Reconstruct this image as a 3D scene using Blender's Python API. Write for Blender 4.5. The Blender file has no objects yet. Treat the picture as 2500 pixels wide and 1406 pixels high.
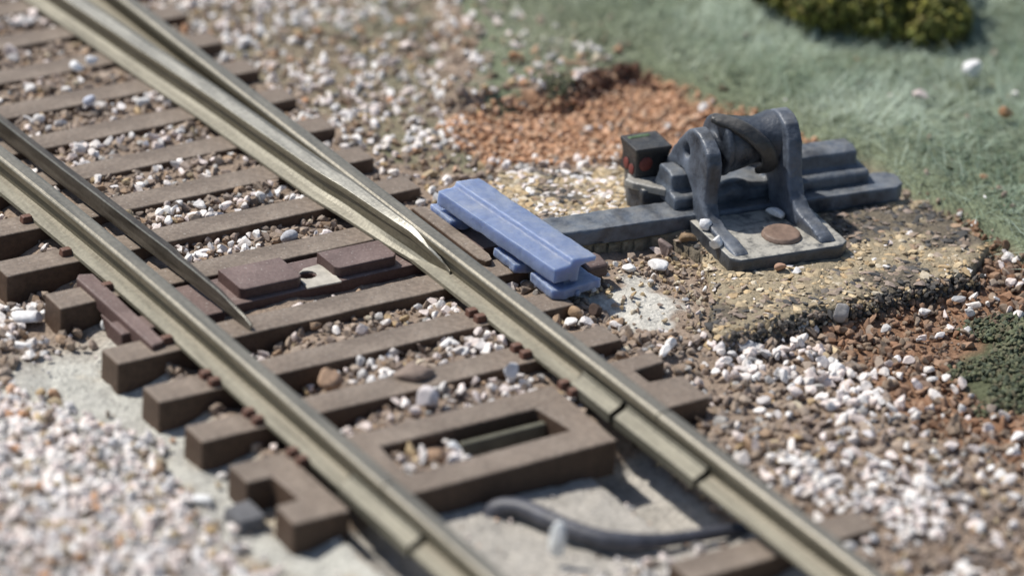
import bpy, bmesh, math, random
import numpy as np
from mathutils import Vector, Matrix

sc = bpy.context.scene
COL = sc.collection
rng = np.random.default_rng(7)
random.seed(7)
R = math.radians

# ------------------------------------------------------------------ camera, sky, sun, exposure (1 unit = 1 cm)
rt = Vector((0.84323, -0.53414, 0.06037)); up = Vector((0.19667, 0.41001, 0.89062)); fw = Vector((0.50114, 0.73903, -0.45036))
rot = Matrix((rt, up, -fw)).transposed().to_quaternion()
CAM = Vector((-10.299, -15.122, 10.312))
cd = bpy.data.cameras.new("camera"); cam = bpy.data.objects.new("camera", cd); COL.objects.link(cam)
cam.location = CAM; cam.rotation_mode = 'QUATERNION'; cam.rotation_quaternion = rot
cd.sensor_width = 36; cd.lens = 139.04; cd.clip_start = .1; cd.clip_end = 500
cd.dof.use_dof = True; cd.dof.aperture_fstop = .34; cd.dof.focus_distance = 23.2
sc.camera = cam
SUN = Vector((-.36, .45, .82)).normalized()          # towards the sun
w = bpy.data.worlds.new("World"); sc.world = w; w.use_nodes = True
nt = w.node_tree; nt.nodes.clear()
sky = nt.nodes.new("ShaderNodeTexSky"); sky.sky_type = 'NISHITA'; sky.sun_disc = False
sky.sun_elevation = math.asin(SUN.z); sky.sun_rotation = math.atan2(SUN.x, SUN.y)
bg = nt.nodes.new("ShaderNodeBackground"); bg.inputs[1].default_value = .10
wo = nt.nodes.new("ShaderNodeOutputWorld")
nt.links.new(sky.outputs[0], bg.inputs[0]); nt.links.new(bg.outputs[0], wo.inputs[0])
sd = bpy.data.lights.new("sun", 'SUN'); sd.energy = 4.6; sd.angle = R(1.6); sd.color = (1, .955, .89)
so = bpy.data.objects.new("sun", sd); COL.objects.link(so)
so.rotation_mode = 'QUATERNION'; so.rotation_quaternion = SUN.to_track_quat('Z', 'Y'); so.location = (0, 6, 12)
vs = sc.view_settings; vs.view_transform = 'Standard'; vs.look = 'None'; vs.exposure = 0.04; vs.gamma = 1; vs.use_curve_mapping = False

# ------------------------------------------------------------------ helpers
def tag(o, label=None, cat=None, group=None, kind=None):
    if label: o['label'] = label
    if cat: o['category'] = cat
    if group: o['group'] = group
    if kind: o['kind'] = kind
    return o

def empty(name, loc, rz=0):
    o = bpy.data.objects.new(name, None); COL.objects.link(o)
    o.empty_display_size = .1; o.location = loc; o.rotation_euler = (0, 0, rz)
    return o

def link_bm(name, bm, mat, parent=None, smooth=False, bevel=0, seg=2, voxel=0, wob=0, smooth_it=2):
    bmesh.ops.recalc_face_normals(bm, faces=bm.faces)
    me = bpy.data.meshes.new(name); bm.to_mesh(me); bm.free()
    for m in (mat if isinstance(mat, (list, tuple)) else [mat]): me.materials.append(m)
    if smooth:
        me.shade_smooth()
    o = bpy.data.objects.new(name, me); COL.objects.link(o)
    if parent: o.parent = parent
    if bevel:
        b = o.modifiers.new("bevel", 'BEVEL'); b.width = bevel; b.segments = seg; b.limit_method = 'ANGLE'; b.angle_limit = R(35)
    if voxel:
        r = o.modifiers.new("remesh", 'REMESH'); r.mode = 'VOXEL'; r.voxel_size = voxel; r.use_smooth_shade = True
        s = o.modifiers.new("smooth", 'SMOOTH'); s.factor = .5; s.iterations = smooth_it
    if wob:
        for sz, st in ((.16, wob), (.045, wob * .45)):
            t = bpy.data.textures.new("wobble", 'CLOUDS'); t.noise_scale = sz; t.noise_depth = 2
            d = o.modifiers.new("displace", 'DISPLACE'); d.texture = t; d.strength = st; d.mid_level = .5; d.texture_coords = 'GLOBAL'
    return o

def box(bm, x0, x1, y0, y1, z0, z1, tx=0, ty=0):
    """box with its bottom flared by tx, ty"""
    v = [bm.verts.new(p) for p in ((x0 - tx, y0 - ty, z0), (x1 + tx, y0 - ty, z0), (x1 + tx, y1 + ty, z0), (x0 - tx, y1 + ty, z0),
                                   (x0, y0, z1), (x1, y0, z1), (x1, y1, z1), (x0, y1, z1))]
    for f in ((3, 2, 1, 0), (4, 5, 6, 7), (0, 1, 5, 4), (1, 2, 6, 5), (2, 3, 7, 6), (3, 0, 4, 7)):
        bm.faces.new([v[i] for i in f])
    return v

def prism(bm, pts, a0, a1, axis):
    """extrude a polygon (with optional holes: list of loops) along an axis; pts are 2-D in the other two axes"""
    loops = pts if isinstance(pts[0][0], (list, tuple)) else [pts]
    def P(p, a):
        return {'x': (a, p[0], p[1]), 'y': (p[0], a, p[1]), 'z': (p[0], p[1], a)}[axis]
    ends = []
    for a in (a0, a1):
        es = []
        rings = []
        for lp in loops:
            vs_ = [bm.verts.new(P(p, a)) for p in lp]; rings.append(vs_)
            es += [bm.edges.new((vs_[i], vs_[(i + 1) % len(vs_)])) for i in range(len(vs_))]
        bmesh.ops.triangle_fill(bm, use_beauty=True, edges=es)
        ends.append(rings)
    for r0, r1 in zip(*ends):
        n = len(r0)
        for i in range(n):
            j = (i + 1) % n
            bm.faces.new((r0[i], r0[j], r1[j], r1[i]))

def sweep(bm, path, prof, mats=None, caps=True):
    """profile (dx, z) swept along path points (x, y[, xscale]) lying level; dx across to the right of travel +y"""
    rings = []
    n = len(path)
    for i, p in enumerate(path):
        a = path[max(i - 1, 0)]; b = path[min(i + 1, n - 1)]
        d = Vector((b[0] - a[0], b[1] - a[1])).normalized(); nrm = Vector((d.y, -d.x))
        pr = prof(i) if callable(prof) else prof
        rings.append([bm.verts.new((p[0] + nrm.x * q[0], p[1] + nrm.y * q[0], q[1])) for q in pr])
    m = len(rings[0])
    for i in range(n - 1):
        for k in range(m):
            f = bm.faces.new((rings[i][k], rings[i][(k + 1) % m], rings[i + 1][(k + 1) % m], rings[i + 1][k]))
            if mats: f.material_index = mats[k]
    if caps:
        for r in (rings[0], rings[-1]):
            f = bm.faces.new(r)

def tube(bm, pts, rad, seg=12):
    pts = [Vector(p) for p in pts]; rings = []
    for i, p in enumerate(pts):
        t = (pts[min(i + 1, len(pts) - 1)] - pts[max(i - 1, 0)]).normalized()
        s = t.cross(Vector((0, 0, 1))).normalized(); u_ = s.cross(t)
        rr = rad(i / (len(pts) - 1)) if callable(rad) else rad
        rings.append([bm.verts.new(p + (s * math.cos(2 * math.pi * k / seg) + u_ * math.sin(2 * math.pi * k / seg)) * rr) for k in range(seg)])
    for a, b in zip(rings, rings[1:]):
        for k in range(seg): bm.faces.new((a[k], a[(k + 1) % seg], b[(k + 1) % seg], b[k]))
    bm.faces.new(rings[0]); bm.faces.new(rings[-1])

def spline(pts, n):
    P = [np.array(p, float) for p in pts]; P = [2 * P[0] - P[1]] + P + [2 * P[-1] - P[-2]]
    out = []
    for i in range(1, len(P) - 2):
        for t in np.linspace(0, 1, n, endpoint=False):
            a, b, c, d = P[i - 1:i + 3]
            out.append(.5 * (2 * b + (c - a) * t + (2 * a - 5 * b + 4 * c - d) * t * t + (3 * b - a - 3 * c + d) * t ** 3))
    out.append(P[-2]); return out

def mesh_np(name, V, F, mat, tint=None, smooth=True, parent=None):
    me = bpy.data.meshes.new(name)
    k = F.shape[1]
    me.vertices.add(len(V)); me.vertices.foreach_set("co", np.ascontiguousarray(V, np.float32).ravel())
    me.loops.add(F.size); me.loops.foreach_set("vertex_index", np.ascontiguousarray(F, np.int32).ravel())
    me.polygons.add(len(F)); me.polygons.foreach_set("loop_start", np.arange(0, F.size, k, dtype=np.int32))
    me.polygons.foreach_set("use_smooth", np.full(len(F), smooth))
    me.update(calc_edges=True)
    if tint is not None:
        a = me.color_attributes.new("tint", 'FLOAT_COLOR', 'POINT')
        a.data.foreach_set("color", np.concatenate([tint, np.ones((len(tint), 1))], 1).astype(np.float32).ravel())
    me.materials.append(mat)
    o = bpy.data.objects.new(name, me); COL.objects.link(o)
    if parent: o.parent = parent
    return o

_perm = rng.random((64, 64))
def vnoise(x, y, s=1.0, seed=0):
    x = np.asarray(x) * s + seed * 17.3; y = np.asarray(y) * s + seed * 9.1
    xi = np.floor(x).astype(int); yi = np.floor(y).astype(int); fx = x - xi; fy = y - yi
    fx = fx * fx * (3 - 2 * fx); fy = fy * fy * (3 - 2 * fy)
    g = lambda a, b: _perm[a % 64, b % 64]
    return (g(xi, yi) * (1 - fx) + g(xi + 1, yi) * fx) * (1 - fy) + (g(xi, yi + 1) * (1 - fx) + g(xi + 1, yi + 1) * fx) * fy
def fbm(x, y, s, seed=0):
    return (vnoise(x, y, s, seed) * .55 + vnoise(x, y, s * 2.1, seed + 1) * .28 + vnoise(x, y, s * 4.3, seed + 2) * .17)
def inpoly(x, y, poly):
    x = np.asarray(x); y = np.asarray(y); c = np.zeros(x.shape, bool); n = len(poly)
    for i in range(n):
        x0, y0 = poly[i]; x1, y1 = poly[(i + 1) % n]
        if y0 == y1: continue
        c ^= ((y0 > y) != (y1 > y)) & (x < (x1 - x0) * (y - y0) / (y1 - y0) + x0)
    return c
def sstep(a, b, x):
    t = np.clip((np.asarray(x) - a) / (b - a), 0, 1); return t * t * (3 - 2 * t)
def polydist(x, y, poly):
    """signed distance, positive inside"""
    x = np.asarray(x, float); y = np.asarray(y, float); d = np.full(x.shape, 1e9); n = len(poly)
    for i in range(n):
        ax, ay = poly[i]; bx, by = poly[(i + 1) % n]; dx, dy = bx - ax, by - ay
        t = np.clip(((x - ax) * dx + (y - ay) * dy) / (dx * dx + dy * dy + 1e-12), 0, 1)
        d = np.minimum(d, np.hypot(x - ax - t * dx, y - ay - t * dy))
    return np.where(inpoly(x, y, poly), d, -d)

# ------------------------------------------------------------------ materials
def new_mat(name):
    m = bpy.data.materials.new(name); m.use_nodes = True
    n = m.node_tree.nodes; b = n["Principled BSDF"]
    return m, m.node_tree, b
def noise_node(t, scale, detail=4, coord='Object', rough=.6):
    tc = t.nodes.new("ShaderNodeTexCoord"); nz = t.nodes.new("ShaderNodeTexNoise")
    nz.inputs["Scale"].default_value = scale; nz.inputs["Detail"].default_value = detail; nz.inputs["Roughness"].default_value = rough
    t.links.new(tc.outputs[coord], nz.inputs["Vector"]); return nz
def ramp(t, src, stops):
    r = t.nodes.new("ShaderNodeValToRGB"); e = r.color_ramp.elements
    while len(e) < len(stops): e.new(.5)
    for i, (p, c) in enumerate(stops):
        e[i].position = p; e[i].color = (*c, 1) if len(c) == 3 else c
    t.links.new(src, r.inputs[0]); return r
def mix(t, fac, a, b, mode='MIX'):
    m = t.nodes.new("ShaderNodeMix"); m.data_type = 'RGBA'; m.blend_type = mode
    for s, v in ((m.inputs[0], fac), (m.inputs[6], a), (m.inputs[7], b)):
        if hasattr(v, 'is_output'): t.links.new(v, s)
        elif isinstance(v, (int, float)): s.default_value = v
        else: s.default_value = (*v, 1)
    return m.outputs[2]
def math_n(t, op, a, b=0):
    m = t.nodes.new("ShaderNodeMath"); m.operation = op
    for s, v in ((m.inputs[0], a), (m.inputs[1], b)):
        if hasattr(v, 'is_output'): t.links.new(v, s)
        else: s.default_value = v
    m.use_clamp = op in ('MULTIPLY', 'ADD', 'SUBTRACT'); return m.outputs[0]
def bump(t, b, src, dist, strength=1):
    n = t.nodes.new("ShaderNodeBump"); n.inputs["Distance"].default_value = dist; n.inputs["Strength"].default_value = strength
    t.links.new(src, n.inputs["Height"]); t.links.new(n.outputs[0], b.inputs["Normal"])
def upfacing(t, lo=.35, hi=.9):
    g = t.nodes.new("ShaderNodeNewGeometry"); s = t.nodes.new("ShaderNodeSeparateXYZ")
    t.links.new(g.outputs["True Normal"], s.inputs[0])
    m = t.nodes.new("ShaderNodeMapRange"); m.inputs[1].default_value = lo; m.inputs[2].default_value = hi
    t.links.new(s.outputs[2], m.inputs[0]); return m.outputs[0]

def dusty(name, base, dust, amount=.8, rough=.65, scale=9, speck=.5, spec=.3, bmp=.004, coord='Object'):
    """coloured solid with a film of dust settled on what faces up"""
    m, t, b = new_mat(name)
    n1 = noise_node(t, scale, 5, coord); n2 = noise_node(t, scale * 9, 3, coord)
    d = math_n(t, 'MULTIPLY', upfacing(t), ramp(t, n1.outputs[0], [(.25, (amount * .55,) * 3), (.7, (amount,) * 3)]).outputs[0])
    fine = ramp(t, n2.outputs[0], [(.3, (.72,) * 3), (.7, (1.22,) * 3)])
    c = mix(t, d, base, dust)
    c = mix(t, speck, c, mix(t, 1.0, c, fine.outputs[0], 'MULTIPLY'))
    n4 = noise_node(t, 55, 1, coord); n5 = noise_node(t, 2.2, 2, coord)
    c = mix(t, math_n(t, 'MULTIPLY', ramp(t, n4.outputs[0], [(.67, (0,) * 3), (.72, (.4,) * 3)]).outputs[0], upfacing(t, .2, .8)), c, (.55, .52, .47))
    c = mix(t, .7, c, mix(t, 1.0, c, ramp(t, n5.outputs[0], [(.3, (.72,) * 3), (.7, (1.18,) * 3)]).outputs[0], 'MULTIPLY'))
    t.links.new(c, b.inputs["Base Color"]); b.inputs["Roughness"].default_value = rough
    b.inputs["Specular IOR Level"].default_value = spec
    bump(t, b, n2.outputs[0], bmp); return m

M_TIE = dusty("tie_plastic", (.085, .055, .038), (.27, .222, .178), .95, .6, 3.5, .9)
M_PURPLE = dusty("brown_plastic", (.10, .062, .055), (.225, .168, .15), .9, .55, 5, .6)
M_CLIP = dusty("clip_plastic", (.14, .07, .05), (.25, .16, .125), .6, .5, 9, .5)

def rail_mat(name, side, top, met):
    m, t, b = new_mat(name)
    tc = t.nodes.new("ShaderNodeTexCoord"); mp = t.nodes.new("ShaderNodeMapping"); mp.inputs["Scale"].default_value = (9, .7, 9)
    nz = t.nodes.new("ShaderNodeTexNoise"); nz.inputs["Scale"].default_value = 3; nz.inputs["Detail"].default_value = 6
    t.links.new(tc.outputs["Object"], mp.inputs[0]); t.links.new(mp.outputs[0], nz.inputs[0])
    n2 = noise_node(t, 40, 4)
    c = mix(t, ramp(t, nz.outputs[0], [(.3, (0,) * 3), (.7, (1,) * 3)]).outputs[0], side, top)
    c = mix(t, .6, c, mix(t, 1.0, c, ramp(t, n2.outputs[0], [(.3, (.6,) * 3), (.65, (1.15,) * 3)]).outputs[0], 'MULTIPLY'))
    t.links.new(c, b.inputs["Base Color"]); b.inputs["Metallic"].default_value = met
    rr = ramp(t, nz.outputs[0], [(.3, (.36,) * 3), (.75, (.52,) * 3)]); t.links.new(rr.outputs[0], b.inputs["Roughness"])
    bump(t, b, n2.outputs[0], .0015); return m
M_RHEAD = rail_mat("rail_head_metal", (.23, .21, .165), (.31, .285, .23), .5)
M_RWEB = rail_mat("rail_web_shaded", (.135, .117, .078), (.19, .168, .118), .2)  # brown web and head sides, darkened for the shade under the rail head
M_RFOOT = rail_mat("rail_foot_dusty", (.165, .15, .108), (.25, .232, .175), .22)
M_JOIN = rail_mat("joiner_metal", (.12, .112, .082), (.20, .188, .145), .4)
M_BLADE = rail_mat("blade_metal", (.05, .042, .032), (.15, .132, .105), .3)

def stone_mat(name, rough=.75, coord='Object'):
    m, t, b = new_mat(name)
    a = t.nodes.new("ShaderNodeAttribute"); a.attribute_name = "tint"
    n = noise_node(t, 26, 4, coord)
    c = mix(t, 1.0, a.outputs[0], ramp(t, n.outputs[0], [(.25, (.72,) * 3), (.75, (1.2,) * 3)]).outputs[0], 'MULTIPLY')
    t.links.new(c, b.inputs["Base Color"]); b.inputs["Roughness"].default_value = rough; b.inputs["Specular IOR Level"].default_value = .35
    bump(t, b, n.outputs[0], .006); return m
M_STONE = stone_mat("stone")
def plain(name, col, rough=.6, var=.25, scale=14, spec=.4, bmp=.003):
    m, t, b = new_mat(name); n = noise_node(t, scale, 5)
    lo = tuple(x * (1 - var) for x in col); hi = tuple(min(1, x * (1 + var)) for x in col)
    t.links.new(ramp(t, n.outputs[0], [(.28, lo), (.72, hi)]).outputs[0], b.inputs["Base Color"])
    b.inputs["Roughness"].default_value = rough; b.inputs["Specular IOR Level"].default_value = spec
    bump(t, b, n.outputs[0], bmp); return m
def soil_mat():
    m, t, b = new_mat("soil")
    a = t.nodes.new("ShaderNodeAttribute"); a.attribute_name = "tint"
    n1 = noise_node(t, 7, 6); n2 = noise_node(t, 38, 4)
    c = mix(t, 1.0, a.outputs[0], ramp(t, n1.outputs[0], [(.25, (.75,) * 3), (.75, (1.15,) * 3)]).outputs[0], 'MULTIPLY')
    c = mix(t, 1.0, c, ramp(t, n2.outputs[0], [(.3, (.68,) * 3), (.7, (1.25,) * 3)]).outputs[0], 'MULTIPLY')
    t.links.new(c, b.inputs["Base Color"]); b.inputs["Roughness"].default_value = .9; b.inputs["Specular IOR Level"].default_value = .15
    bump(t, b, n2.outputs[0], .02); return m
M_SOIL = soil_mat()

def machine_mat(name, base, dry, dust, dustamt=.35):
    m, t, b = new_mat(name)
    n1 = noise_node(t, 6, 5); n2 = noise_node(t, 40, 4); n3 = noise_node(t, 13, 3)
    c = mix(t, ramp(t, n1.outputs[0], [(.35, (0,) * 3), (.68, (1,) * 3)]).outputs[0], base, dry)
    # dry-brushed edges
    g = t.nodes.new("ShaderNodeNewGeometry")
    c = mix(t, ramp(t, g.outputs["Pointiness"], [(.51, (0,) * 3), (.60, (.4,) * 3)]).outputs[0], c, tuple(min(1, x * 1.8) for x in dry))
    d = math_n(t, 'MULTIPLY', upfacing(t, .6, .98), ramp(t, n3.outputs[0], [(.28, (0,) * 3), (.68, (dustamt * 1.6,) * 3)]).outputs[0])
    c = mix(t, d, c, dust)
    t.links.new(c, b.inputs["Base Color"]); b.inputs["Specular IOR Level"].default_value = .5
    rr = ramp(t, n1.outputs[0], [(.3, (.26,) * 3), (.7, (.55,) * 3)]); t.links.new(rr.outputs[0], b.inputs["Roughness"])
    bump(t, b, n2.outputs[0], .006); return m
M_SLATE = machine_mat("slate_paint", (.026, .031, .042), (.125, .147, .185), (.36, .355, .33), .2)
M_SLATE2 = machine_mat("slate_dusty", (.022, .024, .028), (.075, .082, .092), (.42, .40, .35), .95)
M_BLACK = machine_mat("black_paint", (.018, .018, .02), (.05, .048, .045), (.16, .15, .13), .3)

def resin_mat():
    m, t, b = new_mat("blue_resin")
    n = noise_node(t, 10, 4); n2 = noise_node(t, 60, 3)
    t.links.new(ramp(t, n.outputs[0], [(.3, (.205, .265, .42)), (.72, (.255, .32, .485))]).outputs[0], b.inputs["Base Color"])
    n3 = noise_node(t, 5, 5); cc = ramp(t, n.outputs[0], [(.3, (.175, .222, .35)), (.72, (.22, .275, .415))]).outputs[0]
    cc = mix(t, math_n(t, 'MULTIPLY', upfacing(t, .5, .95), ramp(t, n3.outputs[0], [(.45, (0,) * 3), (.75, (.45,) * 3)]).outputs[0]), cc, (.40, .40, .40))
    cc = mix(t, ramp(t, n2.outputs[0], [(.62, (0,) * 3), (.74, (.5,) * 3)]).outputs[0], cc, (.16, .19, .29)); t.links.new(cc, b.inputs["Base Color"])
    b.inputs["Roughness"].default_value = .45; b.inputs["Specular IOR Level"].default_value = .45
    b.inputs["Subsurface Weight"].default_value = .7; b.inputs["Subsurface Radius"].default_value = (.10, .12, .18); b.inputs["Subsurface Scale"].default_value = .8
    bump(t, b, n2.outputs[0], .003); return m
M_RESIN = resin_mat()

# ------------------------------------------------------------------ ground regions (world outlines)
GRASS = [(2.95, 5.63), (2.79, 5.16), (2.52, 4.77), (2.23, 4.4), (2.18, 4.11), (2.57, 4.0), (2.9, 3.87), (3.19, 3.99), (3.59, 4.15), (3.67, 3.99), (3.75, 3.63), (3.91, 3.17), (3.98, 2.69), (4.14, 2.35), (4.14, 1.89), (4.18, 1.48), (4.17, 1.11), (4.16, 0.63), (4.75, -0.01), (8.54, 3.03), (12.28, 8.09), (5.55, 10.85)]
DIRT = [(2.26, 4.08), (2.67, 4.09), (3.02, 4.0), (3.7, 4.3), (3.91, 3.84), (4.02, 3.26), (4.12, 2.87), (4.26, 2.53), (3.71, 2.66), (3.19, 3.03), (2.84, 3.06), (2.3, 3.32), (2.02, 3.45), (2.01, 3.92)]
ORANGE = [(4.19, 2.01), (4.38, 1.67), (4.41, 0.84), (2.76, -1.18), (2.53, -0.71), (2.45, -0.26), (2.54, 0.24), (2.62, 0.82), (3.59, 0.87), (4.12, 1.1)]
TURF = [(3.01, -0.03), (3.59, 0.36), (4.03, 0.38), (3.18, -0.66), (2.95, -0.44)]
GRAVL = [(-2.04, 2.68), (-1.8, 2.4), (-1.67, 2.05), (-1.47, 1.56), (-1.46, 1.01), (-1.48, 0.44), (-1.53, -0.27), (-1.5, -2), (-6, -2), (-6, 2.68)]
PLASR = [(1.59, 1.6), (2.0, 1.69), (2.05, 1.26), (1.81, 0.98), (1.61, 1.19)]
WHITER = [(1.81, 0.91), (2.47, 0.93), (2.62, 0.35), (2.44, -0.47), (2.56, -1.29), (1.74, -2.29), (0.76, -1.79), (1.16, -0.35)]
UPPERMID = [(1.28, 6.57), (3.04, 5.77), (2.35, 4.59), (1.98, 3.39), (1.64, 3.42), (1.49, 3.96)]
BOARD = [(1.93, .80), (2.7, .79), (3.75, .79), (4.12, 1.05), (4.1, 1.7), (3.6, 2.35), (2.7, 2.95), (2.0, 3.2), (1.68, 2.95), (1.72, 2.12), (2.38, 1.98), (2.44, 1.7), (2.25, 1.3), (2.0, 1.0)]

S = .4874
TIE_Y = [0, S, 2 * S, 3 * S, 4 * S] + [2.68 + S * k for k in range(12)]
TW = .205

def height(x, y):
    x = np.asarray(x, float); y = np.asarray(y, float)
    n = fbm(x, y, 2.2, 3) - .5
    h = -.085 + .05 * n
    left = 1 - sstep(-1.22, -.85, x)                       # low shoulder on the left
    h = h * (1 - left) + left * (-.19 + .03 * n - .02 * sstep(-1.5, -4, x))
    inside = sstep(-1.0, -.75, x) * (1 - sstep(.8, 1.0, x))
    h += inside * (.015 + .03 * sstep(3, 4, y)) * sstep(.6, .8, y)
    deep = inside * (1 - sstep(-.45, -.1, x)) * (1 - sstep(1.9, 2.4, y)) * sstep(.75, .95, y)
    h -= deep * .09
    deep2 = inside * (1 - sstep(-.62, -.45, x)) * (1 - sstep(3.0, 5, y)) * sstep(1.9, 2.4, y)
    h -= deep2 * .06
    front = sstep(-1.0, -.75, x) * (1 - sstep(.85, 1.15, x)) * (1 - sstep(.12, .3, y))
    h = h * (1 - front) + front * (-.185 + .04 * n)
    slot = sstep(.55, .7, x) * (1 - sstep(1.05, 1.2, x)) * (1 - sstep(.1, .4, y)) * sstep(-.9, -.55, y)
    h -= slot * .16
    gut = sstep(-1.02, -.96, x) * (1 - sstep(-.74, -.68, x)) * (1 - sstep(.65, .75, y)); h -= gut * .12
    hole = sstep(-.1, .1, x) * (1 - sstep(.5, .6, x)) * sstep(.15, .22, y) * (1 - sstep(.5, .55, y))
    h -= hole * .12
    rfront = sstep(.95, 1.25, x) * (1 - sstep(.5, .95, y))
    h -= rfront * .06
    gd = polydist(x, y, GRASS)
    h += sstep(-.02, .10, gd) * (.10 + .05 * (fbm(x, y, 1.3, 11) - .3)) + np.clip(gd, 0, 9) * .035
    dd = polydist(x, y, DIRT)
    h -= sstep(0, .25, dd) * (.03 * (1 - sstep(-.02, .1, gd)))
    td = polydist(x, y, TURF)
    h += sstep(0, .2, td) * .03
    return h

def soil_colour(x, y):
    x = np.asarray(x, float); y = np.asarray(y, float); N = x.shape
    f = (fbm(x, y, 5, 21) - .5) * .28
    def lay(c, w_, col): return c * (1 - w_[..., None]) + np.array(col) * w_[..., None]
    c = np.zeros(N + (3,)) + np.array((.31, .24, .185))                       # brown filler
    plast = (1 - sstep(-1.05, -.98, x + f * .3)) * (1 - sstep(2.3, 2.8, y + f))
    c = lay(c, plast, (.55, .54, .48))
    c = lay(c, plast * sstep(.58, .70, fbm(x, y, 2.6, 121)) * .7, (.46, .37, .25)); c = lay(c, plast * sstep(.56, .7, fbm(x, y, 5, 131)) * .5, (.36, .35, .32))
    fr = sstep(-1.0, -.9, x) * (1 - sstep(.98, 1.08, x)) * (1 - sstep(.16, .2, y))
    c = lay(c, fr, (.47, .44, .39))
    c = lay(c, sstep(-.03, .06, polydist(x, y, PLASR) + f * 1.3), (.60, .58, .52))
    c = lay(c, sstep(-.05, .05, polydist(x, y, ORANGE) + f * .6), (.27, .16, .10))
    c = lay(c, sstep(-.05, .05, polydist(x, y, DIRT) + f * .5), (.43, .255, .155))
    um = sstep(-.1, .1, polydist(x, y, UPPERMID) + f)
    c = lay(c, um, (.27, .225, .16))
    c = lay(c, um * sstep(.1, .3, f + .12), (.15, .17, .10))
    lf = 1 - sstep(2.9, 3.8, x)
    c = lay(c, sstep(-.04, .05, polydist(x, y, GRASS) + f * (.35 + 3.2 * lf) - .15 * lf), (.19, .22, .14))
    c = lay(c, sstep(-.05, .05, polydist(x, y, TURF) + f * .6), (.11, .12, .07))
    return c

nx, ny = 460, 470
gx = np.concatenate([np.linspace(-30, -4.2, 12), np.linspace(-4, 9.5, nx), np.linspace(10, 40, 12)])
gy = np.concatenate([np.linspace(-30, -3.7, 12), np.linspace(-3.5, 10.5, ny), np.linspace(11, 40, 12)])
GX, GY = np.meshgrid(gx, gy)
GZ = height(GX, GY)
GZ += (vnoise(GX, GY, 14, 5) - .5) * .018 + (vnoise(GX, GY, 30, 6) - .5) * .012
nX, nY = len(gx), len(gy)
idx = np.arange(nX * nY).reshape(nY, nX)
F = np.stack([idx[:-1, :-1], idx[:-1, 1:], idx[1:, 1:], idx[1:, :-1]], -1).reshape(-1, 4)
g = mesh_np("ground", np.stack([GX, GY, GZ], -1).reshape(-1, 3), F, M_SOIL, soil_colour(GX, GY).reshape(-1, 3))
tag(g, "brown and pale plaster ground under the rails and stones", "ground", kind='structure')

# board under the machine: grit covered slab with a rough edge
bx = np.arange(1.5, 4.25, .018); by = np.arange(.65, 3.4, .018)
BX, BY = np.meshgrid(bx, by)
bd = polydist(BX, BY, BOARD) + (fbm(BX, BY, 7, 31) - .5) * .03
def board_top(x, y):
    return .0 + (fbm(x, y, 4, 33) - .5) * .03 - .05 * (1 - sstep(0, .55, (x - 1.9) + .0 * y)) * (y < 2) - .03 * sstep(2.2, 3.0, y)
BZ = np.where(bd > 0, board_top(BX, BY) - .02 * (1 - sstep(0, .06, bd)), -.2) + (vnoise(BX, BY, 25, 8) - .5) * .02
ok = bd > -.03
idx = np.arange(BX.size).reshape(BX.shape)
Fq = np.stack([idx[:-1, :-1], idx[:-1, 1:], idx[1:, 1:], idx[1:, :-1]], -1).reshape(-1, 4)
okf = ok.ravel()[Fq].all(1); Fq = Fq[okf]
used, inv = np.unique(Fq, return_inverse=True)
sd_ = fbm(BX, BY, 3.2, 41)
bc = np.zeros(BX.shape + (3,)) + np.array((.36, .30, .205))
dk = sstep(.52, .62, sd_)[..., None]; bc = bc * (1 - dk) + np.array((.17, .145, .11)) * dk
low = (BZ < -.06)[..., None]; bc = np.where(low, np.array((.04, .035, .028)), bc)  # edge face near black: dark paint, with its shadow line put into the colour
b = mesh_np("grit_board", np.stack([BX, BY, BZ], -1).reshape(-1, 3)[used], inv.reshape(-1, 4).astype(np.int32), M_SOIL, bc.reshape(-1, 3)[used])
tag(b, "raised tan grit covered board carrying the dark switch machine", "board")

def surf(x, y):
    h = height(x, y)
    inb = (polydist(x, y, BOARD) > 0.01)
    return np.where(inb, board_top(np.asarray(x, float), np.asarray(y, float)), h)

# ------------------------------------------------------------------ rails
HW, FW, RH = .105, .21, .195
PROF = [(-FW / 2, 0), (-FW / 2, .022), (-.05, .045), (-.026, .058), (-.026, .125), (-.036, .135), (-HW / 2, .142), (-HW / 2, .176), (-HW / 2 + .004, .184), (-HW / 2 + .016, RH - .001),
        (HW / 2 - .03, RH), (HW / 2 - .014, .192), (HW / 2, .178), (HW / 2, .142), (.036, .135), (.026, .125), (.026, .058), (.05, .045), (FW / 2, .022), (FW / 2, 0)]
PMAT = [2, 2, 1, 1, 1, 1, 1, 0, 0, 0, 0, 0, 1, 1, 1, 1, 1, 2, 2, 2]
RM = [M_RHEAD, M_RWEB, M_RFOOT]
XR = .86 + HW / 2; XL = -.86 + HW / 2
def lrail_x(y): return XL - .0095 * max(0, y - 2) ** 2 * 1.0
ys_far = [-.13 + .006 + .25 * i for i in range(43)]
ys_near = [-.13 - .006 - .3 * i for i in range(20)][::-1]
def rail(name, path, label, mats=RM, prof=PROF, pm=PMAT):
    bm = bmesh.new(); sweep(bm, path, prof, pm)
    o = link_bm(name, bm, mats); tag(o, label, "rail"); return o
r1 = rail("stock_rail", [(XR, y) for y in ys_far], "long straight metal rail passing right beside the blue resin bar")
r2 = rail("stock_rail", [(lrail_x(y), y) for y in ys_far], "long metal rail on the plaster side, gently curving away behind open blade")
r3 = rail("plain_rail", [(XR, y) for y in ys_near], "blurred short rail length in front of the open gapped joiner")
r4 = rail("plain_rail", [(XL, y) for y in ys_near], "blurred short rail length in front, meeting the plaster side joint")
for o in (r1, r2, r3, r4): o['group'] = "rails of the turnout"

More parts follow.
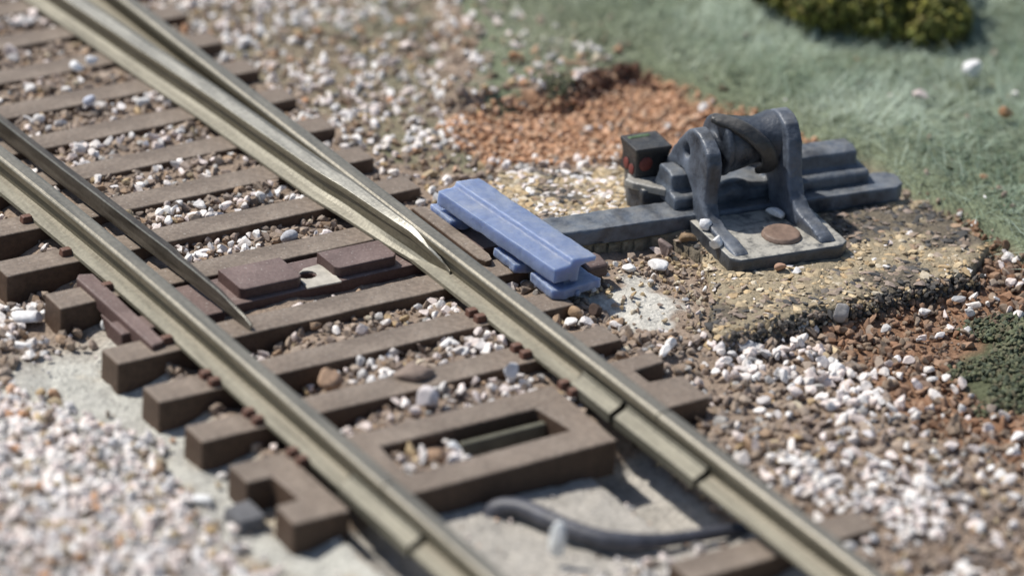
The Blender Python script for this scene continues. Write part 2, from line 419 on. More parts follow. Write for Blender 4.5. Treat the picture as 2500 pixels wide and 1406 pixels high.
# closed blade: planed to a point against the straight stock rail
bp = spline([(.864, 2.005), (.805, 2.33), (.775, 2.55), (.725, 3.05), (.69, 3.35), (.655, 4.0), (.625, 4.6), (.595, 5.0), (.56, 5.5), (.515, 6.15), (.44, 7.2), (.34, 8.6)], 5)
def blade_prof(i):
    # bp gives the left foot edge; right side is cut back where it would run into the stock rail
    x, y = bp[i]
    lim = .875 - x - (.0 if y < 2.6 else .0)
    k = min(1, max(0, (y - 2.0) / 1.1))
    top = .05 + (.19 - .05) * min(1, ((y - 1.97) / .42)) ** .7
    pts = []
    fl = FW * k
    hl = .02 + (FW / 2 - HW / 2 - .02) * 1.0 * k
    hr = hl + max(.012, HW * min(1, .12 + k))
    wl = hl + .016 * k; wr = max(wl + .008, hr - .016 * k)
    fr = max(hr, min(FW, lim))
    hr = min(hr, max(.006, .875 - x + (.0)))
    s = top / RH
    return [(0, .003), (0, .022 * s), (wl * .6, .042 * s), (wl, .06 * s), (wl, .125 * s), (hl, .135 * s), (hl, .158 * s), (hl + .004 * k, .172 * s), (hl + .004 * k + (hr - hl) * .62, RH * s),
            (hr, .188 * s), (hr, .14 * s), (wr, .12 * s), (wr, .05 * s), (fr, .02 * s), (fr, .003)]
M_GLINT = rail_mat("blade_glint", (.25, .24, .205), (.34, .33, .29), .6)  # brighter metal strip; the sun's glint along the blades put into the colour
bm = bmesh.new()
sweep(bm, [tuple(p) for p in bp], blade_prof, [2, 2, 2, 1, 1, 1, 1, 3, 0, 0, 1, 1, 1, 2, 2])
o = link_bm("point_blade", bm, RM + [M_GLINT], smooth=False, bevel=.004)
tag(o, "closed pointed switch blade lying tight against the straight rail", "point blade", "point blades of the turnout")
lp = spline([(-.455, 1.98), (-.477, 2.18), (-.494, 2.5), (-.51, 2.81), (-.534, 3.2), (-.556, 3.65), (-.588, 4.23), (-.616, 4.85), (-.67, 6), (-.74, 7.4), (-.79, 9)], 6)
def lblade_prof(i):
    x, y = lp[i]
    top = float(np.interp(y, [1.97, 2.05, 2.3, 2.6, 2.78, 2.84, 4, 9], [.03, .065, .108, .118, .12, .128, .132, .145]))
    k = min(1, max(0, (y - 1.97) / .9)); wd = .014 + .02 * k + (.010 if y > 2.8 else 0)
    lo = float(np.interp(y, [2.0, 2.3, 3], [.004, .018, .024]))
    return [(-.004, lo), (-.004, top * .3), (0, top * .5), (0, top * .93), (.005, top), (wd, top), (wd + .004, top * .8), (wd * .8 + .002, top * .6), (wd * .8 + .002, top * .3), (wd + .03 * k, .04), (wd + .03 * k, lo)]
bm = bmesh.new(); sweep(bm, [tuple(p) for p in lp], lblade_prof, [1, 1, 1, 0, 1, 1, 1, 1, 1, 1, 1])
o = link_bm("point_blade", bm, [M_GLINT, M_BLADE], bevel=.003)
tag(o, "open dark switch blade with a gap beside the curving rail", "point blade", "point blades of the turnout")

# rail joiners: folded sleeves gripping the foot
def joiner(x, spans, label):
    j = empty("rail_joiner", (x, -.13, 0)); tag(j, label, "rail joiner", "rail joiners of the turnout")
    for y0, y1 in spans:
        bm = bmesh.new(); w2 = FW / 2 + .008
        prof = [(-w2, -.008), (-w2, .036), (-.062, .066), (-.034, .074), (-.034, .10), (-.048, .10), (-.05, .084), (-w2 - .012, .046), (-w2 - .01, -.016), (w2 + .01, -.016), (w2 + .016, .046), (.05, .084), (.048, .10), (.034, .10), (.034, .074), (.062, .066), (w2, .036), (w2, -.008)]
        n = 6
        sweep(bm, [(0, y0 + .13 + (y1 - y0) * i / n) for i in range(n + 1)], prof)
        link_bm("sleeve", bm, M_JOIN, j, bevel=.010, seg=3)
    return j
joiner(XR, [(.205, .60), (-.60, .165)], "split folded metal joiner with a dark gap, beside the square sleeper frame")
joiner(XL, [(-.52, .19)], "folded metal joiner on the plaster side rail beside the notched sleeper end")

# ------------------------------------------------------------------ ties
ORD = ["first", "second", "third", "fourth", "fifth", "sixth", "seventh", "eighth", "ninth", "tenth", "eleventh"]
TG = "brown sleepers under the rails"
def tie_label(k):
    if k == 2: return "brown plastic sleeper next behind the square sleeper frame"
    if k == 3: return "brown plastic sleeper second behind the square frame, under the near end of the blue bar"
    if k == 4: return "brown plastic sleeper under both blade tips just in front of the throw bar"
    if k == 5: return "brown plastic sleeper directly behind the throw bar plates"
    return "brown plastic sleeper, %s one beyond the sleeper behind the throw bar" % ORD[k - 6]
def clips(y, parent, xs, oy=0, both=True):
    for x in xs:
        for dy in ((.055, .145) if both else (.1,)):
            bm = bmesh.new(); box(bm, -.03, .03, -.022, .022, -.004, .042, .004, .004)
            c = link_bm("rail_clip", bm, M_CLIP, parent, bevel=.006)
            c.location = (x + random.uniform(-.005, .005), dy + random.uniform(-.01, .01) - .1, .0)
XLO = {5: (-1.29, 1.39), 6: (-1.385, 1.385), 7: (-1.4, 1.345)}
for k in range(2, len(TIE_Y)):
    y = TIE_Y[k]; x0, x1 = XLO.get(k, (-1.305, 1.39) if k < 5 else (-1.4, 1.355))
    t = empty("sleeper", (0, y + .1, 0)); tag(t, tie_label(k), "sleeper", TG)
    bm = bmesh.new()
    # cut into lengths so the edges are never perfectly straight
    N = 14; rows = []
    for i in range(N + 1):
        x = x0 + (x1 - x0) * i / N; j = lambda: random.uniform(-.003, .003)
        rows.append([bm.verts.new(p) for p in ((x, -.1 - .006, -.24), (x, -.1 + j(), j() * .6), (x, .1 + j(), j() * .6), (x, .1 + .006, -.24))])
    for a, c in zip(rows, rows[1:]):
        for q in range(3): bm.faces.new((a[q], c[q], c[q + 1], a[q + 1]))
    bm.faces.new(rows[0]); bm.faces.new(rows[-1])
    link_bm("body", bm, M_TIE, t, bevel=.011, seg=3)
    lx = lrail_x(y)
    if k in (2, 3): clips(y, t, (lx - .135, lx + .135, XR - .135, XR + .135))
    elif k == 4: clips(y, t, (lx - .135, XR + .135), both=False)
    elif k in (5, 6, 7): clips(y, t, (lx - .135, XR + .135), both=False)
    elif k < 12: clips(y, t, (lx - .135, XR + .135))
# the square frame: two ties moulded together
t = empty("joined_sleepers", (0, .35, 0)); tag(t, "brown square sleeper frame with rectangular opening beside the rail joiners", "sleeper frame")
def slab(name, pts, parent, z0=-.22):
    bm = bmesh.new(); prism(bm, pts, z0, 0.0, 'z'); return link_bm(name, bm, M_TIE, parent, bevel=.014, seg=3)
slab("notched_end", [(-1.295, -.345), (-.955, -.345), (-.955, .345), (-1.3, .35), (-1.3, .14), (-1.15, .14), (-1.14, -.125), (-1.285, -.13)], t)
slab("frame_body", [[(-.70, -.348), (.717, -.34), (.725, -.15), (.735, .16), (.73, .345), (-.70, .35)],
                     [(-.50, -.155), (.55, -.13), (.51, .155), (-.47, .165)]], t)
bm = bmesh.new(); box(bm, -.02, .52, .06, .10, -.14, -.05); link_bm("inner_rib", bm, plain("mossy_rib", (.12, .115, .085), .8), t, bevel=.008)
slab("end_block", [(.98, -.16), (1.445, -.16), (1.46, .12), (1.25, .14), (1.25, .28), (1.465, .30), (1.47, .43), (.98, .43)], t)
for x in (XL - .135, XL + .135, XR - .135):
    for dy in (.19, .29):
        bm = bmesh.new(); box(bm, -.03, .03, -.022, .022, -.004, .042, .004, .004)
        c = link_bm("rail_clip", bm, M_CLIP, t, bevel=.006); c.location = (x, dy, 0)
# next tie in front, blurred
t = empty("sleeper", (.3, -1.2, -.065)); tag(t, "blurred brown sleeper in the near foreground in front of the dark cable", "sleeper", TG)
bm = bmesh.new(); box(bm, -.0, 1.2, -.1, .11, -.2, 0); link_bm("body", bm, M_TIE, t, bevel=.014, seg=3)

# throw bar with its two raised plates
t = empty("throw_bar", (.2, 2.4, 0)); tag(t, "purple brown throw bar with two raised plates between the switch blades", "throw bar")
bm = bmesh.new()
prism(bm, [[(-.92, -.085), (1.40, -.085), (1.42, .24), (-.92, .26)], [(-.02 + .055 * math.cos(a), .05 + .045 * math.sin(a)) for a in [i * math.pi / 6 for i in range(12)]]], -.10, -.012, 'z')
link_bm("bar", bm, M_PURPLE, t, bevel=.008)
for x0, x1, yb in ((-.51, -.105, .225), (.115, .53, .172)):
    bm = bmesh.new(); prism(bm, [(x0, -.025), (x0 + .03, -.05), (x1 - .03, -.055), (x1, -.03), (x1, yb), (x0, yb + .01)], -.06, .056, 'z')
    link_bm("plate", bm, M_PURPLE, t, bevel=.010, seg=2)
bm = bmesh.new(); box(bm, -1.32, -.66, -.14, .02, -.09, -.004); link_bm("slide_plate", bm, M_PURPLE, t, bevel=.01)
bm = bmesh.new()
prism(bm, [(-.56, -.02), (-.56, .065), (-.47, .085), (-.40, .075), (-.395, -.16), (-.44, -.2), (-.45, -.1), (-.47, .0)], 1.42, 1.58, 'x')
e = link_bm("end_hook", bm, M_PURPLE, t, bevel=.02, seg=3)
e.location = (0, -.14, 0)
bm = bmesh.new(); prism(bm, [[(-.10, -.10), (.12, -.11), (.13, .02), (.11, .14), (.0, .13), (-.09, .06)], [(-.02 + .06 * math.cos(a), .05 + .05 * math.sin(a)) for a in [i * math.pi / 6 for i in range(12)]]], -.011, .0, 'z'); link_bm("putty_patch", bm, plain("pale_putty", (.44, .41, .35), .85, .3, 12), t, bevel=.004)
# guide strip on the outside of the left rail
t = empty("guide_strip", (-1.02, 2.45, 0)); tag(t, "purple brown guide strip outside the left rail bridging two sleeper ends", "guide strip")
bm = bmesh.new(); prism(bm, [(-.045, -.45), (.04, -.43), (.06, .48), (-.02, .51), (-.05, .47)], -.055, .035, 'z'); link_bm("strip", bm, M_PURPLE, t, bevel=.012)
bm = bmesh.new(); prism(bm, [(-.13, -.05), (.16, -.05), (.05, -.19), (-.02, -.2)], -.055, .0, 'x'); link_bm("web", bm, M_PURPLE, t, bevel=.006)

t = empty("guide_strip", (1.18, 2.5, 0)); tag(t, "brown guide strip with rounded end between the straight rail and the blue bar", "guide strip")
bm = bmesh.new(); prism(bm, [(-.03, -.36), (.0, -.42), (.04, -.41), (.06, -.34), (.055, .38), (-.03, .40)], -.05, .04, 'z'); link_bm("strip", bm, M_TIE, t, bevel=.016, seg=3)
# ------------------------------------------------------------------ blue resin bar lying on the ties
t = empty("resin_bar", (1.40, 2.14, 0), R(3)); tag(t, "blue resin stepped bar lying on sleeper ends beside the rail", "resin bar")
bm = bmesh.new()
prism(bm, [(-.13, .098), (-.01, .098), (-.01, .08), (.045, .08), (.045, .176), (.165, .182), (.17, .212), (-.005, .228), (-.012, .198), (-.13, .192)], -.575, .62, 'y')
link_bm("beam", bm, M_RESIN, t, voxel=.008, wob=.014, smooth_it=2)
for yy, wd in ((-.45, 0), (-.075, -.03), (.58, -.02)):
    bm = bmesh.new()
    prism(bm, [(-.14, yy - .12), (-.08, yy - .165), (.20 + wd, yy - .14), (.19 + wd, yy + .10), (-.12, yy + .12)], .004, .066, 'z')
    box(bm, -.03, .05, yy - .09, yy + .09, .06, .095)
    link_bm("foot", bm, M_RESIN, t, voxel=.009, wob=.022, smooth_it=2)
bm = bmesh.new(); bmesh.ops.create_icosphere(bm, subdivisions=2, radius=.02); bmesh.ops.translate(bm, verts=bm.verts, vec=(.02, -.605, .02)); link_bm("nub", bm, M_RESIN, t, smooth=True)

# ------------------------------------------------------------------ the dark switch machine
M_BAR = machine_mat("bar_paint", (.03, .037, .05), (.125, .15, .185), (.36, .35, .32), .25)
t = empty("switch_machine", (2.45, 1.40, 0), R(-8)); tag(t, "dark slate grey switch machine with drum and two arched brackets on tan board", "switch machine")
VX, WB = .013, .010
def part(name, bm, mat=None, parent=t, vox=VX, wob=WB, it=2): return link_bm(name, bm, mat or M_SLATE, parent, voxel=vox, wob=wob, smooth_it=it)
bm = bmesh.new(); prism(bm, [(.0, .03), (.05, -.02), (.73, -.02), (.785, .03), (.785, .56), (.0, .56)], -.02, .08, 'z'); bp_ = part("base_plate", bm, M_SLATE2)
bm = bmesh.new(); bmesh.ops.create_cone(bm, cap_ends=True, segments=28, radius1=.125, radius2=.11, depth=.03); bmesh.ops.translate(bm, verts=bm.verts, vec=(.43, .2, .095))
link_bm("disc", bm, plain("rusty_disc", (.21, .145, .11), .6, .35), bp_, voxel=.008, wob=.008)
bm = bmesh.new(); box(bm, .02, .76, .98, 1.35, -.02, .08); part("rear_plate", bm, M_SLATE2)
bm = bmesh.new(); prism(bm, [(-.90, .60), (-.84, .575), (1.42, .55), (1.49, .60), (1.50, .73), (1.44, .775), (-.85, .80), (-.90, .77)], .0, .105, 'z'); part("long_bar", bm, M_BAR, wob=.016)
bm = bmesh.new()
prism(bm, [(.655, .1), (.655, .165), (.675, .185), (.74, .19), (.93, .19), (.97, .17), (.98, .1)], -.06, 1.28, 'x')
for ua, ub in ((-.045, .10), (.60, 1.23)):
    prism(bm, [(.74, .17), (.742, .23), (.75, .285), (.80, .305), (.92, .30), (.95, .2), (.95, .17)], ua, ub, 'x')
bmesh.ops.create_icosphere(bm, subdivisions=3, radius=.1, matrix=Matrix.Translation((.36, .72, .15)) @ Matrix.Diagonal((1.3, .7, .8, 1))); part("stepped_beam", bm, M_BAR)
def bracket(u0, u1, ap, lean, foot):
    front = [(.03, 0), (.03, .086), (.12, .102), (.24, .108), (.36, .115), (.44, .15), (.475, .22), (.465, .34), (.46, .46), (.485, .53)] if u0 < .3 else \
            [(.03, 0), (.03, .086), (.07, .12), (.12, .145), (.20, .165), (.30, .19), (.37, .25), (.42, .34), (.45, .46), (.485, .56)]
    out = front + [(.55, ap - .035), (.63, ap - .004), (.70, ap), (.77, ap - .035), (.85, .50), (.93, .40), (1.0, .29), (1.06, .17), (1.12, .09), (1.3, .08), (1.3, 0),
           (.99, 0), (.955, .16), (.92, .25), (.86, .30), (.79, .315), (.72, .29), (.65, .21), (.61, .10), (.59, .0)]
    hole = [(.76 + .04 * math.cos(a), .44 + .045 * math.sin(a)) for a in [i * math.pi / 6 for i in range(12)]]
    bm = bmesh.new(); prism(bm, [out, hole] if u0 < .3 else out, u0, u1, 'x')
    for v in bm.verts:
        f_ = max(0, 1 - v.co.z / .25) * max(0, 1 - v.co.y / .5)
        v.co.x += foot * f_ * .75
        v.co.x += lean * (v.co.z - .3)
    return part("bracket", bm, it=5)
bracket(.04, .14, .615, .0, -.02)
bracket(.56, .665, .675, .05, .13)
# drum: turned profile along the bar direction
def lathe_x(bm, prof, cy, cz, seg=36, tilt=None):
    rings = []
    for x, r in prof:
        ring = []
        for k in range(seg):
            a = 2 * math.pi * k / seg
            dx = tilt(a) if tilt else 0
            ring.append(bm.verts.new((x + dx, cy - r * math.sin(a), cz + r * math.cos(a))))
        rings.append(ring)
    return rings
bm = bmesh.new()
rings = lathe_x(bm, [(.12, .02), (.12, .085), (.195, .085), (.198, .15), (.205, .186), (.235, .19), (.25, .176), (.30, .172), (.40, .152), (.48, .145), (.54, .16), (.585, .172), (.60, .15), (.60, .02)], .70, .485)
for a_, b_ in zip(rings, rings[1:]):
    for k in range(36): bm.faces.new((a_[k], a_[(k + 1) % 36], b_[(k + 1) % 36], b_[k]))
bm.faces.new(rings[0]); bm.faces.new(rings[-1]); part("drum", bm, machine_mat("drum_paint", (.018, .022, .03), (.08, .095, .12), (.3, .3, .3), .1), vox=.011, wob=.006)
bm = bmesh.new()
N = 40; rings = []
def sp(a, r=.188): return Vector((.15 + .35 * math.sin(max(a, -.6) * .69), .70 - r * math.sin(a), .485 + r * math.cos(a)))
for i in range(N + 1):
    a = R(2) + R(155) * i / N; p = sp(a); tg = (sp(a + .02) - sp(a - .02)).normalized(); rad = Vector((0, -math.sin(a), math.cos(a))); wv = tg.cross(rad).normalized()
    hw = .05 * min(1, .7 + i / 6); rings.append([bm.verts.new(p + wv * q * hw + rad * h) for q, h in ((-1, -.02), (-1, .012), (-.6, .022), (.6, .022), (1, .012), (1, -.02))])
for a_, b_ in zip(rings, rings[1:]):
    for k in range(6): bm.faces.new((a_[k], a_[(k + 1) % 6], b_[(k + 1) % 6], b_[k]))
bm.faces.new(rings[0]); bm.faces.new(rings[-1])
part("strap", bm, machine_mat("strap_paint", (.02, .02, .02), (.062, .06, .057), (.2, .19, .17)), vox=.009, wob=.006)
# rear block carrying the lamp box
bm = bmesh.new(); prism(bm, [(-.17, .86), (.05, .84), (.08, 1.28), (-.08, 1.3), (-.20, 1.0)], -.02, .165, 'z'); part("rear_block", bm, M_SLATE2, wob=.016)
bm = bmesh.new(); prism(bm, [(-.235, .99), (-.21, .93), (-.06, .78), (-.03, .80), (-.05, .84), (-.2, 1.01)], .14, .19, 'z'); part("diagonal_arm", bm, machine_mat("pale_arm", (.2, .19, .17), (.32, .31, .28), (.4, .38, .33)), wob=.005, vox=.008)
bm = bmesh.new()
lamp = empty("lamp_pivot", (0, 0, 0)); bpy.data.objects.remove(lamp)
sec = [(.16, .125), (.21, .118), (.26, .117), (.31, .124), (.345, .135), (.36, .132)]
rings = []
for z, r in sec:
    ring = []
    for q in range(4):
        a = R(45) + q * math.pi / 2
        ring.append(bm.verts.new((-.04 + r * 1.3 * math.cos(a), 1.12 + r * 1.2 * math.sin(a), z)))
    rings.append(ring)
for a_, b_ in zip(rings, rings[1:]):
    for k in range(4): bm.faces.new((a_[k], a_[(k + 1) % 4], b_[(k + 1) % 4], b_[k]))
bm.faces.new(rings[0]); bm.faces.new(rings[-1])
lb = part("lamp_box", bm, M_BLACK, wob=.005, vox=.008)
M_RED = plain("red_paint", (.15, .038, .03), .6, .45, 20)
M_GRN = plain("green_paint", (.085, .13, .07), .7, .4, 20)
cor = [(-.04 + .12 * 1.3 * math.cos(R(45) + q * math.pi / 2), 1.12 + .12 * 1.2 * math.sin(R(45) + q * math.pi / 2)) for q in range(4)]
def lens(i, j, f_, z, r, mat, nm):
    a_, b_ = Vector(cor[i]), Vector(cor[j]); p = a_.lerp(b_, f_); d = (b_ - a_).normalized(); n_ = Vector((d.y, -d.x))
    if n_.dot(p - Vector((0, 1.12))) < 0: n_ = -n_
    bm = bmesh.new(); bmesh.ops.create_uvsphere(bm, u_segments=16, v_segments=10, radius=r)
    bmesh.ops.scale(bm, verts=bm.verts, vec=(1, .22, 1.05)); bmesh.ops.rotate(bm, verts=bm.verts, cent=(0, 0, 0), matrix=Matrix.Rotation(math.atan2(d.y, d.x), 3, 'Z'))
    bmesh.ops.translate(bm, verts=bm.verts, vec=(p.x + n_.x * .002, p.y + n_.y * .002, z))
    link_bm(nm, bm, mat, lb, smooth=True)
lens(2, 3, .30, .255, .045, M_RED, "red_spot"); lens(1, 2, .38, .215, .036, M_RED, "red_spot"); lens(1, 2, .74, .205, .034, M_RED, "red_spot")
bm = bmesh.new(); box(bm, -.13, .02, 1.17, 1.21, .345, .366); bmesh.ops.rotate(bm, verts=bm.verts, cent=(0, 1.15, .4), matrix=Matrix.Rotation(R(2), 3, 'Z')); link_bm("green_cap", bm, M_GRN, lb, voxel=.008, wob=.008)

# ------------------------------------------------------------------ cable and small pieces
bm = bmesh.new()
cp = spline([(-.17, -.10, -.22), (-.12, -.11, -.15), (-.04, -.20, -.118), (.02, -.36, -.115), (.09, -.53, -.12), (.20, -.68, -.125), (.36, -.77, -.13), (.6, -.83, -.135), (.9, -.86, -.15), (1.05, -.87, -.2)], 8)
tube(bm, cp, lambda s: .052 - .016 * max(0, min(1, (s - .62) / .12)), 16)
o = link_bm("cable", bm, plain("grey_rubber", (.062, .065, .08), .5, .45, 16, .5, .006), smooth=True)
tag(o, "curved grey cable lying across the pale ground between the front rails", "cable")
bm = bmesh.new(); box(bm, -.075, .075, -.09, .09, -.05, .06, .01, .01)
o = link_bm("grey_block", bm, plain("dark_grey_lump", (.13, .13, .135), .8, .3), voxel=.012, wob=.03); o.location = (-1.36, .40, -.17)
tag(o, "small dark grey lump under the notched end of the sleeper frame", "lump")

# ------------------------------------------------------------------ stones
def ico(level):
    bm = bmesh.new(); bmesh.ops.create_icosphere(bm, subdivisions=level, radius=1)
    V = np.array([v.co[:] for v in bm.verts]); Fc = np.array([[v.index for v in f.verts] for f in bm.faces]); bm.free(); return V, Fc
def shapes(level, n, seed, facet=5):
    V, Fc = ico(level); r_ = np.random.default_rng(seed); out = []
    for i in range(n):
        P = V.copy()
        for k in range(4):
            d = r_.normal(size=3); d /= np.linalg.norm(d)
            P *= (1 + .13 * np.sin(2.2 * (V @ d) + r_.uniform(0, 6)))[:, None]
        for k in range(facet):
            d = r_.normal(size=3); d /= np.linalg.norm(d); c = r_.uniform(.42, .82)
            s = P @ d; P -= np.clip(s - c, 0, None)[:, None] * d
        out.append(P)
    return np.array(out), Fc
SH = {1: shapes(1, 24, 1, 7), 2: shapes(2, 30, 2, 13)}
def rotm(n, r_, flat):
    a = r_.uniform(0, 2 * np.pi, n); b_ = r_.normal(0, flat, n); c = r_.normal(0, flat, n)
    ca, sa, cb, sb, cc, sc_ = np.cos(a), np.sin(a), np.cos(b_), np.sin(b_), np.cos(c), np.sin(c); z = np.zeros(n); o_ = np.ones(n)
    Rz = np.stack([ca, -sa, z, sa, ca, z, z, z, o_], -1).reshape(-1, 3, 3); Rx = np.stack([o_, z, z, z, cb, -sb, z, sb, cb], -1).reshape(-1, 3, 3); Ry = np.stack([cc, z, sc_, z, o_, z, -sc_, z, cc], -1).reshape(-1, 3, 3)
    return Rz @ Rx @ Ry
def stones(name, x, y, z, r, cols, level=1, flat=.7, squash=.75, label=None, cat="ballast", flatshade=True):
    n = len(x); base, Fc = SH[level]
    P = base[rng.integers(0, len(base), n)]
    sc3 = np.stack([rng.uniform(.8, 1.5, n), rng.uniform(.7, 1.1, n), np.full(n, squash) * rng.uniform(.8, 1.2, n)], 1)
    P = P * sc3[:, None, :] * r[:, None, None]
    P = np.einsum('nij,nvj->nvi', rotm(n, rng, flat), P) + np.stack([x, y, z], 1)[:, None, :]
    nv = P.shape[1]
    Fs = (Fc[None] + (np.arange(n) * nv)[:, None, None]).reshape(-1, 3)
    o = mesh_np(name, P.reshape(-1, 3), Fs, M_STONE, np.repeat(cols, nv, 0), smooth=not flatshade)
    if label: tag(o, label, cat, kind='stuff')
    return o
PAL = {
    'brown': [(.31, .235, .175), (.34, .265, .20), (.27, .205, .155), (.38, .30, .235), (.33, .255, .205), (.36, .29, .23), (.36, .25, .165), (.24, .195, .16), (.30, .24, .20)],
    'white': [(.84, .79, .74), (.76, .70, .65), (.86, .83, .79), (.72, .62, .57), (.80, .75, .72), (.66, .64, .62), (.82, .72, .67)],
    'orange': [(.56, .335, .205), (.49, .285, .165), (.60, .38, .25), (.43, .26, .155), (.50, .345, .235), (.55, .31, .18)],
    'ochre': [(.28, .155, .09), (.25, .15, .095), (.33, .205, .13), (.21, .14, .10), (.30, .22, .155), (.24, .18, .13)],
    'cream': [(.52, .39, .225), (.58, .46, .29), (.46, .335, .19), (.60, .52, .39), (.40, .315, .20), (.35, .28, .185)],
    'soot': [(.10, .095, .09), (.16, .14, .12), (.07, .068, .065)],
    'grey': [(.40, .38, .35), (.34, .33, .32), (.46, .44, .41)],
    'green': [(.105, .12, .07), (.125, .14, .075), (.08, .095, .06), (.15, .15, .085), (.13, .115, .07)],
}
PAL = {k: np.array(v) for k, v in PAL.items()}
def pick(n, *mixw):
    keys = [m[0] for m in mixw]; ws = np.array([m[1] for m in mixw], float)
    k = rng.choice(len(keys), n, p=ws / ws.sum()); c = np.zeros((n, 3))
    for i, kk in enumerate(keys):
        s = k == i; c[s] = PAL[kk][rng.integers(0, len(PAL[kk]), s.sum())]
    return c * rng.uniform(.85, 1.12, (n, 1)), k
def on_tie(x, y, pad=.0):
    hit = np.zeros(len(x), bool)
    for k, ty in enumerate(TIE_Y):
        if k < 2: continue
        hit |= (y > ty - pad) & (y < ty + .2 + pad) & (x > -1.42 - pad) & (x < 1.40 + pad)
    hit |= (y > .0 - pad) & (y < .21 + pad) & (x > -1.31) & (x < .74 + pad)
    hit |= (y > .5 - pad) & (y < .70 + pad) & (x > -1.31) & (x < .74 + pad)
    hit |= (y > 0) & (y < .7) & (((x > -1.15) & (x < -.5 + pad)) | ((x > .52 - pad) & (x < .74 + pad)))
    hit |= (y > .18 - pad) & (y < .80) & (x > .95) & (x < 1.48 + pad)
    hit |= (y > 2.2) & (y < 2.75) & (x > -1.1) & (x < 1.45)
    hit |= (y > 1.95) & (y < 2.95) & (x > -1.13) & (x < -.95)
    return hit
def on_rail(x, y, pad=0):
    lx = XL - .0095 * np.clip(y - 2, 0, None) ** 2
    bxs = np.interp(y, [p[1] for p in bp], [p[0] for p in bp]); lbs = np.interp(y, [p[1] for p in lp], [p[0] for p in lp])
    return (abs(x - XR) < .11 + pad) | (abs(x - lx) < .11 + pad) | ((y > 1.95) & (x > bxs - pad) & (x < XR)) | ((y > 1.93) & (x > lbs - .01 - pad) & (x < lbs + .13 + pad))
def on_machine(x, y, pad=0):
    a = R(-8); dx, dy = x - 2.45, y - 1.40; u_ = dx * math.cos(a) + dy * math.sin(a); v_ = -dx * math.sin(a) + dy * math.cos(a)
    return ((u_ > -.02 - pad) & (u_ < .80 + pad) & (v_ > -.04 - pad) & (v_ < 1.36 + pad)) | ((u_ > -.8 - pad) & (u_ < 1.5 + pad) & (v_ > .54 - pad) & (v_ < .82 + pad))
def scatter(n, x0, x1, y0, y1): return rng.uniform(x0, x1, n), rng.uniform(y0, y1, n)

# track ballast
x, y = scatter(12500, -1.0, 1.05, .15, 8.5)
keep = ~on_tie(x, y, .0) & ~on_rail(x, y, .0); x, y = x[keep], y[keep]
wd = fbm(x, y, 2.6, 51)
c, k = pick(len(x), ('brown', .9), ('grey', .05), ('cream', .05))
wh = rng.random(len(x)) < np.where(wd > .53, .26, .03); cw, _ = pick(len(x), ('white', 1)); c[wh] = cw[wh]
r = .011 + .036 * rng.random(len(x)) ** 1.7; r[wh] = rng.uniform(.020, .046, wh.sum())
z = height(x, y) + r * .1 + rng.uniform(0, .022, len(x)) + .02 * wh
z = np.where(on_tie(x, y, .035) | on_rail(x, y, .05), np.minimum(z, -.02), z)
stones("ballast", x, y, z, r, c, 2, label="brown and white ballast filling the bays between the sleepers")
# stones beside and beyond the far ties
x, y = scatter(11000, 1.0, 3.6, 1.9, 9.0)
um = polydist(x, y, UPPERMID); keep = ~on_tie(x, y, .01) & ~on_rail(x, y) & (polydist(x, y, DIRT) < .05) & (polydist(x, y, BOARD) < .02) & ~on_machine(x, y, .03) & ((polydist(x, y, GRASS) < .08) | ((x < 3.5) & (polydist(x, y, GRASS) < .9 * rng.random(len(x)) ** 1.5))) & (rng.random(len(x)) < .75)
x, y = x[keep], y[keep]; gdist = polydist(x, y, GRASS)
c, k = pick(len(x), ('brown', .7), ('cream', .1), ('orange', .1), ('grey', .1))
wh = rng.random(len(x)) < np.where(fbm(x, y, 1.9, 57) > .5, .34, .10); cw, _ = pick(len(x), ('white', 1)); c[wh] = cw[wh]
r = .010 + .034 * rng.random(len(x)) ** 2; r[wh] = rng.uniform(.018, .048, wh.sum())
stones("gravel", x, y, surf(x, y) + r * .15 + rng.uniform(0, .015, len(x)), r, c, 1, label="white and brown gravel scattered beyond the sleeper ends up to the grass", cat="gravel")
# pale gravel to the left of the track
x, y = scatter(17000, -3.0, -1.15, -1.3, 5.0)
gd = polydist(x, y, GRAVL) + (fbm(x, y, 3, 61) - .5) * .35
dens = np.clip(sstep(-.10, .22, gd) + .012 + .6 * sstep(2.35, 2.7, y), 0, 1); keep = (rng.random(len(x)) < dens) & ~on_tie(x, y, .03); x, y = x[keep], y[keep]
c, k = pick(len(x), ('white', .74), ('brown', .08), ('cream', .08), ('orange', .03), ('grey', .07)); cb_, _ = pick(len(x), ('brown', .75), ('white', .25)); nb = y > 2.4; c[nb] = cb_[nb]
r = .009 + .04 * rng.random(len(x)) ** 1.9
stones("gravel", x, y, height(x, y) + r * .35 + rng.uniform(0, .03, len(x)), r, c, 1, label="pale pinkish white gravel heaped on the plaster in the near corner", cat="gravel")
# front: fine grit between the near rails and whites at the bottom edge
x, y = scatter(2600, -1.2, 1.1, -2.2, .1)
keep = ~on_rail(x, y, .02) & ~on_tie(x, y, .02) & (rng.random(len(x)) < np.where(y < -.85 + .25 * fbm(x, y, 3, 63), .8, .12)) & (np.hypot(x - .2, y + .6) > .1)
x, y = x[keep], y[keep]
c, k = pick(len(x), ('white', .6), ('grey', .15), ('brown', .2), ('orange', .05)); r = rng.uniform(.012, .04, len(x)) * np.where(y < -.85, 1, .5)
stones("gravel", x, y, height(x, y) + r * .3, r, c, 1, label="blurred pale gravel between the nearest rail ends beyond the cable", cat="gravel")
